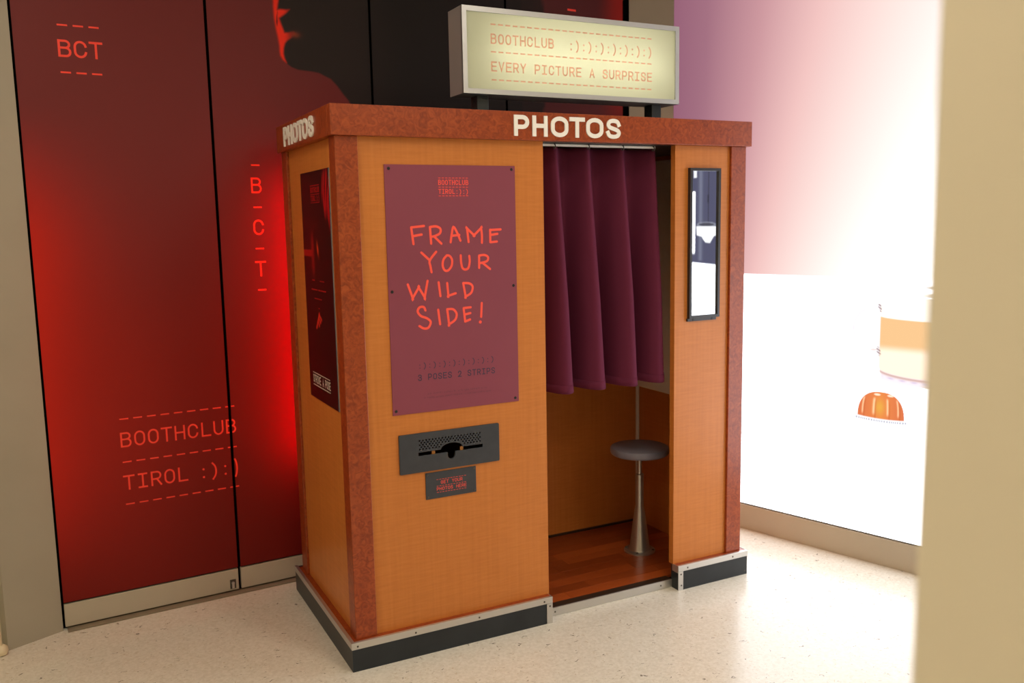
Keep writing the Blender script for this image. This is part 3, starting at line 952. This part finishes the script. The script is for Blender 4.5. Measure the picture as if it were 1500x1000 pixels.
# ------------------------------------------------------------------ large poster
HAND = [
[(0.2622, 1.5861), (0.2688, 1.5274)], [(0.2622, 1.5861), (0.3109, 1.5905)], [(0.2662, 1.5549), (0.301, 1.5604)],
[(0.3336, 1.5862), (0.3364, 1.5271)], [(0.3336, 1.5862), (0.3568, 1.5882), (0.3734, 1.5797), (0.3718, 1.5637), (0.3531, 1.5543), (0.3372, 1.5513)], [(0.3503, 1.551), (0.376, 1.526)],
[(0.4124, 1.5299), (0.4169, 1.5553), (0.4247, 1.5846), (0.4387, 1.5647), (0.4513, 1.5348)], [(0.4168, 1.5529), (0.4476, 1.5556)],
[(0.4838, 1.529), (0.4804, 1.5638), (0.4786, 1.5786), (0.4786, 1.5786), (0.5064, 1.5533), (0.5064, 1.5533), (0.5358, 1.579), (0.5358, 1.579), (0.5384, 1.5526), (0.5377, 1.5251)],
[(0.5723, 1.5718), (0.5723, 1.5257)], [(0.5723, 1.5708), (0.6157, 1.5725)], [(0.5741, 1.5528), (0.6023, 1.5562)], [(0.5723, 1.5257), (0.5994, 1.528)],
[(0.2978, 1.4962), (0.3292, 1.4674)], [(0.3549, 1.4973), (0.3292, 1.4674), (0.3311, 1.4454), (0.3346, 1.4247)],
[(0.3959, 1.4832), (0.3821, 1.468), (0.3788, 1.446), (0.3863, 1.4294), (0.3996, 1.4289), (0.4135, 1.4447), (0.4158, 1.4668), (0.4066, 1.4809), (0.3959, 1.4832)],
[(0.4509, 1.4814), (0.4518, 1.4556), (0.4566, 1.4355), (0.4674, 1.4291), (0.4801, 1.4346), (0.4862, 1.4568), (0.4852, 1.4783)],
[(0.5249, 1.478), (0.5242, 1.4329)], [(0.5249, 1.478), (0.546, 1.4798), (0.5609, 1.4718), (0.5566, 1.4568), (0.5286, 1.4503)], [(0.5397, 1.4499), (0.5688, 1.4271)],
[(0.2423, 1.3847), (0.2592, 1.3356), (0.2592, 1.3356), (0.2834, 1.3719), (0.2834, 1.3719), (0.3052, 1.3358), (0.3052, 1.3358), (0.3181, 1.3945)],
[(0.3609, 1.3871), (0.3664, 1.3368)], [(0.3943, 1.3828), (0.3976, 1.3362), (0.3976, 1.3362), (0.427, 1.344)],
[(0.458, 1.3798), (0.4663, 1.3297), (0.4663, 1.3297), (0.489, 1.3424), (0.4957, 1.3642), (0.4839, 1.377), (0.458, 1.3798)],
[(0.3064, 1.288), (0.2999, 1.3009), (0.2838, 1.3002), (0.2764, 1.286), (0.2884, 1.269), (0.3113, 1.2594), (0.3253, 1.2448), (0.3159, 1.2252), (0.2984, 1.2232), (0.2814, 1.2331)],
[(0.356, 1.2877), (0.3619, 1.2341)], [(0.3914, 1.2872), (0.3974, 1.2317), (0.3974, 1.2317), (0.4218, 1.2466), (0.4284, 1.2683), (0.4151, 1.2857), (0.3914, 1.2872)],
[(0.4572, 1.286), (0.4619, 1.2384)], [(0.4572, 1.2876), (0.4858, 1.2892)], [(0.4608, 1.2635), (0.484, 1.2676)], [(0.4619, 1.2373), (0.4821, 1.2438)],
[(0.5314, 1.3022), (0.5276, 1.2509)]]
poster = empty('poster', (.424, FY, .915), 'plum poster with coral handwritten slogan beside the curtain opening', 'poster')
fbox('sheet', PF, .169, .680, .915, 1.805, 0, .003, POSTER, poster, .0005)
for p in ((.186, 1.791), (.666, 1.792), (.666, 1.361), (.183, 1.361), (.182, .930), (.665, .929)):
    screw(SCR_D, (p[0], FY - .0036, p[1]), poster)
polys = []
for l in HAND:
    polys.append(ribbon(spline(l, 4) if len(l) > 2 else l, .0088, False, True))
polys.append(disc2((.5235, 1.2315), .0062, 14))
flat_to_obj('slogan', polys, PF, INK, poster, .0035)
for zz in (1.7595, 1.727, 1.696):
    dashes('dash_row', 9, PF, .371, zz, .0134, .009, .0022, INK, poster, .0035)
text('lettering', 'BOOTHCLUB', PF, .369, 1.7345, .0185, .0134, .0108, .0026, INK, poster, .0035)
text('lettering', 'TIROL:):)', PF, .369, 1.703, .0175, .0134, .0108, .0026, INK, poster, .0035)
text('lettering', ':)' * 8, PF, .268, 1.078, .021, .0195, .014, .0027, INKNAVY, poster, .0035)
text('lettering', '3 POSES 2 STRIPS', PF, .267, 1.033, .023, .0197, .0150, .0031, INKNAVY, poster, .0035)
def fine_print(n, a0, a1, z):
    polys, x, rnd = [], a0, random.Random(n)
    while x < a1:
        for _ in range(rnd.randint(2, 9)):
            if x > a1: break
            polys.append(ribbon(rnd.choice(([(x, z), (x, z + .005)], [(x, z + .004), (x + .002, z + .004), (x + .002, z)], [(x, z), (x + .002, z), (x + .002, z + .004)])), .0011))
            x += .0043
        x += .0043
    flat_to_obj('fine_print', polys, PF, INKFINE, poster, .0035)
fine_print(1, .305, .545, .980)
fine_print(2, .291, .560, .966)

poster.location += Vector((.005, 0, -.001))

# ------------------------------------------------------------------ poster on the side of the booth
SF = Frame((.010, 0, 0), (0, -1, 0))
def side_colour(a, z):
    y = -a
    c = np.tile(np.array(lin((16, 7, 9))), (len(a), 1))
    c = mixc(c, (44, 8, 10), .6 * np.exp(-((y - .42) / .09) ** 2 - ((z - 1.5) / .14) ** 2))
    for y0, w, z0, z1, kk in ((.115, .006, 1.60, 1.80, .9), (.150, .010, 1.63, 1.80, .8), (.178, .005, 1.66, 1.80, .9), (.195, .012, 1.68, 1.79, .45), (.128, .005, 1.58, 1.72, .9), (.168, .008, 1.62, 1.70, .9)):
        yc = y0 + .012 * np.sin((z - 1.6) * 22)
        c = mixc(c, (214, 18, 26), kk * np.exp(-((y - yc) / w) ** 2) * sstep(z, z0 - .02, z0 + .05) * (1 - sstep(z, z1 - .04, z1 + .02)))
    c = mixc(c, (176, 22, 20), .85 * sstep(y, .37, .376) * sstep(z, 1.480, 1.484) * (1 - sstep(z, 1.504, 1.51)))
    c = mixc(c, (150, 22, 20), .75 * np.exp(-((y - .372) / .022) ** 2) * sstep(z, 1.38, 1.46) * (1 - sstep(z, 1.53, 1.60)))
    c = mixc(c, (230, 70, 30), np.exp(-((y - .30 - (z - 1.51) * .25) / .010) ** 2 - ((z - 1.512) / .022) ** 2))
    for y0, z0, y1, z1 in ((.319, 1.268, .365, 1.212), (.318, 1.262, .290, 1.247), (.330, 1.252, .305, 1.236), (.340, 1.24, .325, 1.222)):
        t = np.clip(((y - y0) * (y1 - y0) + (z - z0) * (z1 - z0)) / ((y1 - y0) ** 2 + (z1 - z0) ** 2), 0, 1)
        dd = np.hypot(y - y0 - t * (y1 - y0), z - z0 - t * (z1 - z0))
        c = mixc(c, (220, 50, 34), .9 * (1 - sstep(dd, .003, .009)))
    return c
sp = empty('poster', (.010, .31, .93), 'narrow black poster with red figure and white lettering on booth side panel', 'poster')
fbox('sheet', SF, -.506, -.112, .929, 1.797, 0, .0042, mat('acrylic_edge', (120, 130, 138), .3), sp, 0)
grid_print('poster_print', SF, list(np.arange(-.506, -.113, .004)) + [-.112], list(np.arange(.929, 1.796, .004)) + [1.797], .0044, side_colour, SIDEPRINT, sp)
for zz in (1.7445, 1.7125, 1.682):
    dashes('dash_row', 9, SF, -.364, zz, .0142, .010, .003, INKRED, sp, .005)
text('lettering', 'BOOTHCLUB', SF, -.366, 1.7185, .020, .0142, .0112, .0032, INKRED, sp, .005)
text('lettering', 'TIROL:):)', SF, -.366, 1.688, .020, .0142, .0112, .0032, INKRED, sp, .005)
for a0, n1, a1, n2, zz in ((-.396, 2, -.285, 3, 1.393), (-.408, 4, -.310, 5, 1.3575), (-.372, 5, 0, 0, 1.324), (-.322, 1, 0, 0, 1.2886)):
    dashes('dash_row', n1, SF, a0, zz, .021, .014, .005, INKRED, sp, .005)
    if n2: dashes('dash_row', n2, SF, a1, zz, .021, .014, .005, INKRED, sp, .005)
dashes('dash_row', 13, SF, -.450, 1.030, .0189, .0130, .0034, INKWHITE, sp, .005)
text('lettering', 'STRIKE A POSE', SF, -.452, .991, .031, .0191, .0160, .0036, INKWHITE, sp, .005)
dashes('dash_row', 13, SF, -.450, .982, .0189, .0130, .0034, INKWHITE, sp, .005)

# ------------------------------------------------------------------ mirror
mir = empty('mirror', (1.564, FY, 1.168), 'tall narrow mirror in black frame on booth front beside the curtain', 'mirror')
bm = bmesh.new()
fw = .0115
for lo, hi in (((1.484, 1.180), (1.484 + fw, 1.806)), ((1.645 - fw, 1.180), (1.645, 1.806)), ((1.484 + fw, 1.806 - fw), (1.645 - fw, 1.806)), ((1.484 + fw, 1.180), (1.645 - fw, 1.180 + fw))):
    bm_box(bm, (lo[0], lo[1], 0), (hi[0], hi[1], .017), PF.matrix())
bm_obj('frame', bm, BLACKFRAME, mir)
fbox('glass', PF, 1.484 + fw, 1.645 - fw, 1.180 + fw, 1.806 - fw, .004, .0085, MIRROR, mir, 0)
br = fbox('bracket', PF, 1.479, 1.632, 1.168, 1.180, 0, .010, BLACKFRAME, mir, .001)
for x in (1.510, 1.610): screw(SCR_D, (x, FY - .0106, 1.174), mir)

mir.location += Vector((.0098, 0, -.0004))

# ------------------------------------------------------------------ illuminated sign on the roof
SY0, SY1 = .050, .174
sx0, sx1, sz0, sz1 = .503, 1.474, 2.066, 2.374
sign = empty('lightbox_sign', ((sx0 + sx1) / 2, (SY0 + SY1) / 2, H), 'illuminated pale yellow box sign in aluminium frame on booth roof', 'sign')
SGN = Frame((0, SY0, 0), (1, 0, 0))
bm = bmesh.new()
bm_box(bm, (sx0, SY0 + .004, sz0), (sx0 + .004, SY1, sz1))
bm_box(bm, (sx1 - .004, SY0 + .004, sz0), (sx1, SY1, sz1))
bm_box(bm, (sx0 + .004, SY0 + .004, sz0), (sx1 - .004, SY1, sz0 + .004))
bm_box(bm, (sx0 + .004, SY0 + .004, sz1 - .004), (sx1 - .004, SY1, sz1))
bm_obj('housing', bm, ALUBOX, sign)
box('back_sheet', (sx0 + .004, SY1 - .004, sz0 + .004), (sx1 - .004, SY1, sz1 - .004), LETTERW, sign, 0)
fb = .018
for a in (((sx0, sz0), (sx1, sz0), (sx1 - fb, sz0 + fb), (sx0 + fb, sz0 + fb)), ((sx1, sz0), (sx1, sz1), (sx1 - fb, sz1 - fb), (sx1 - fb, sz0 + fb)), ((sx1, sz1), (sx0, sz1), (sx0 + fb, sz1 - fb), (sx1 - fb, sz1 - fb)), ((sx0, sz1), (sx0, sz0), (sx0 + fb, sz0 + fb), (sx0 + fb, sz1 - fb))):
    V = [SGN.p(p[0], p[1], 0) for p in a] + [SGN.p(p[0], p[1], -.010) for p in a]
    o = obj('frame_rail', V, [(0, 1, 2, 3), (7, 6, 5, 4), (0, 4, 5, 1), (1, 5, 6, 2), (2, 6, 7, 3), (3, 7, 4, 0)], ALUBOX, sign)
FACE = sign_face(); SINK = sign_ink()
obj('face', [SGN.p(a, b, -.006) for a, b in ((sx0 + .006, sz0 + .006), (sx1 - .006, sz0 + .006), (sx1 - .006, sz1 - .006), (sx0 + .006, sz1 - .006))], [(0, 1, 2, 3)], FACE, sign)
bm = bmesh.new()
bmesh.ops.create_cone(bm, cap_ends=True, segments=16, radius1=.012, radius2=.012, depth=.78, matrix=Matrix.Translation(((sx0 + sx1) / 2 + .03, .135, 2.215)) @ Matrix.Rotation(math.pi / 2, 4, 'Y'))
bm_obj('fluorescent_tube', bm, TUBE, sign)
tx0, tx1 = .6155, 1.345
pt = (tx1 - tx0) / 24
for zz in (2.3165, 2.219, 2.119):
    dashes('dash_row', 24, SGN, tx0 + .004, zz, pt, .0205, .0048, SINK, sign, -.0052)
text('lettering', 'BOOTHCLUB', SGN, tx0, 2.247, .037, pt, .024, .0052, SINK, sign, -.0052)
text('lettering', ':)' * 7, SGN, .948, 2.247, .037, .0284, .022, .0052, SINK, sign, -.0052)
text('lettering', 'EVERY PICTURE A SURPRISE', SGN, tx0, 2.149, .036, pt, .024, .0052, SINK, sign, -.0052)
for x0, x1 in ((.577, .625), (1.371, 1.417)):
    p = box('bracket_post', (x0, .095, H - .012), (x1, .150, sz0), POSTBLUE, sign, .002)
    bm = bmesh.new()
    bmesh.ops.create_cone(bm, cap_ends=True, segments=8, radius1=.005, radius2=.004, depth=.004, matrix=Frame((x0 - .001, .125, 2.045), (0, -1, 0)).matrix())
    bm_obj('bolt', bm, SCREW, p)

# ------------------------------------------------------------------ curtain
def curtain():
    top = [.754, .902, 1.050, 1.214, 1.373]
    bot = [.775, .926, 1.085, 1.241, 1.384]
    zt, zb = HB - .0115, .916
    nu, nv = 220, 40
    root = empty('curtain', (1.1, .07, zb), 'plum velvet curtain hanging in deep folds across the booth opening', 'curtain')
    rnd = random.Random(3)
    verts, faces = [], []
    ph0, ph1 = .38, 4.30
    for j in range(nv + 1):
        v = j / nv
        for i in range(nu + 1):
            ph = ph0 + (ph1 - ph0) * i / nu
            k = min(int(ph), 3)
            f = ph - k
            xt = top[k] + (top[k + 1] - top[k]) * f
            xb = bot[k] + (bot[k + 1] - bot[k]) * f
            x = xt + (xb - xt) * v
            amp = .036 + .030 * min(1, v * 1.6) + .010 * v
            a = 2 * math.pi * ph
            fold = math.cos(a)
            x += (-.008 + .030 * v) * math.sin(a)
            y = .122 - amp * fold - .006 * math.cos(2 * a) * v + .004 * math.sin(3.1 * ph + 2 * v)
            z = zt + (zb - zt) * v - .004 * fold * v
            verts.append((x, y, z))
    n = nu + 1
    for j in range(nv):
        for i in range(nu):
            faces.append((j * n + i, (j + 1) * n + i, (j + 1) * n + i + 1, j * n + i + 1))
    cl_ = obj('cloth', verts, faces, VELVET, root, True)
    s = cl_.modifiers.new('thick', 'SOLIDIFY'); s.thickness = .003; s.offset = 0
    # stitched hem: a doubled band along the lower edge
    hv, hf = [], []
    for jj in (nv - 1.35, nv - .6, nv + .06):
        j0 = min(int(jj), nv - 1); t = jj - j0
        for i in range(n):
            a, b = Vector(verts[j0 * n + i]), Vector(verts[(j0 + 1) * n + i])
            hv.append(a + (b - a) * t)
    for j in range(2):
        for i in range(nu):
            hf.append((j * n + i, (j + 1) * n + i, (j + 1) * n + i + 1, j * n + i + 1))
    h = obj('hem', hv, hf, VELVET, root, True)
    s = h.modifiers.new('thick', 'SOLIDIFY'); s.thickness = .0062; s.offset = 0
    for x in (.892, 1.047, 1.210, 1.360):
        bm = bmesh.new()
        seg, ring = 16, 8
        V = []
        for a in range(seg):
            A = 2 * math.pi * a / seg
            rv = []
            for b in range(ring):
                B = 2 * math.pi * b / ring
                rr = .0085 + .0022 * math.cos(B)
                rv.append(bm.verts.new((x + .0022 * math.sin(B), .072 + rr * math.cos(A), HB - .011 + rr * math.sin(A))))
            V.append(rv)
        for a in range(seg):
            for b in range(ring):
                bm.faces.new((V[a][b], V[(a + 1) % seg][b], V[(a + 1) % seg][(b + 1) % ring], V[a][(b + 1) % ring]))
        bm_obj('curtain_ring', bm, SCREW, root, True)
curtain()

# ------------------------------------------------------------------ stool
sxp, syp, fz = 1.508, .375, .036
stool = empty('stool', (sxp, syp, fz), 'round grey vinyl stool on tapered steel pedestal inside the booth', 'stool')
lathe('base_flange', [(.074, 0), (.074, .006), (.070, .009), (.055, .010)], (sxp, syp, fz), STEEL, stool)
for k in range(4):
    a = math.radians(45 + 90 * k)
    lathe('bolt', [(.006, 0), (.006, .003), (.004, .005)], (sxp + .064 * math.cos(a), syp + .064 * math.sin(a), fz + .009), SCREW, stool, 10)
lathe('pedestal', [(.052, .009), (.048, .02), (.040, .08), (.031, .15), (.024, .20), (.0195, .225), (.0195, .375), (.016, .378)], (sxp, syp, fz), STEEL, stool)
lathe('rod', [(.0115, .376), (.0115, .475)], (sxp, syp, fz), STEEL, stool, 24)
lathe('seat', [(.04, .468), (.128, .474), (.134, .478), (.137, .485), (.137, .500), (.134, .507), (.127, .510), (.05, .5105), (.001, .5105)], (sxp, syp, fz), SEAT, stool, 56)

# ------------------------------------------------------------------ red light strip behind the booth
led = empty('led_strip', (.087, D + .012, .55), 'red glowing light strip upright behind the booth', 'light')
box('channel', (.075, D + .0005, .55), (.099, D + .010, 1.80), ALU, led, 0)
box('diffuser', (.078, D + .010, .555), (.096, D + .016, 1.795), LEDM, led, 0)

# ------------------------------------------------------------------ ivory pole at the left wall
pole = empty('wall_pole', (-1.162, .765, 0), 'ivory round pole with bulbous foot beside the grey wall panel', 'pole')
lathe('tube', [(.010, .03), (.010, 2.9)], (-1.166, .765, 0), PVC, pole, 20)
lathe('foot', [(.012, 0), (.020, .004), (.024, .016), (.022, .030), (.014, .038), (.010, .041)], (-1.160, .765, 0), PVC, pole, 24)
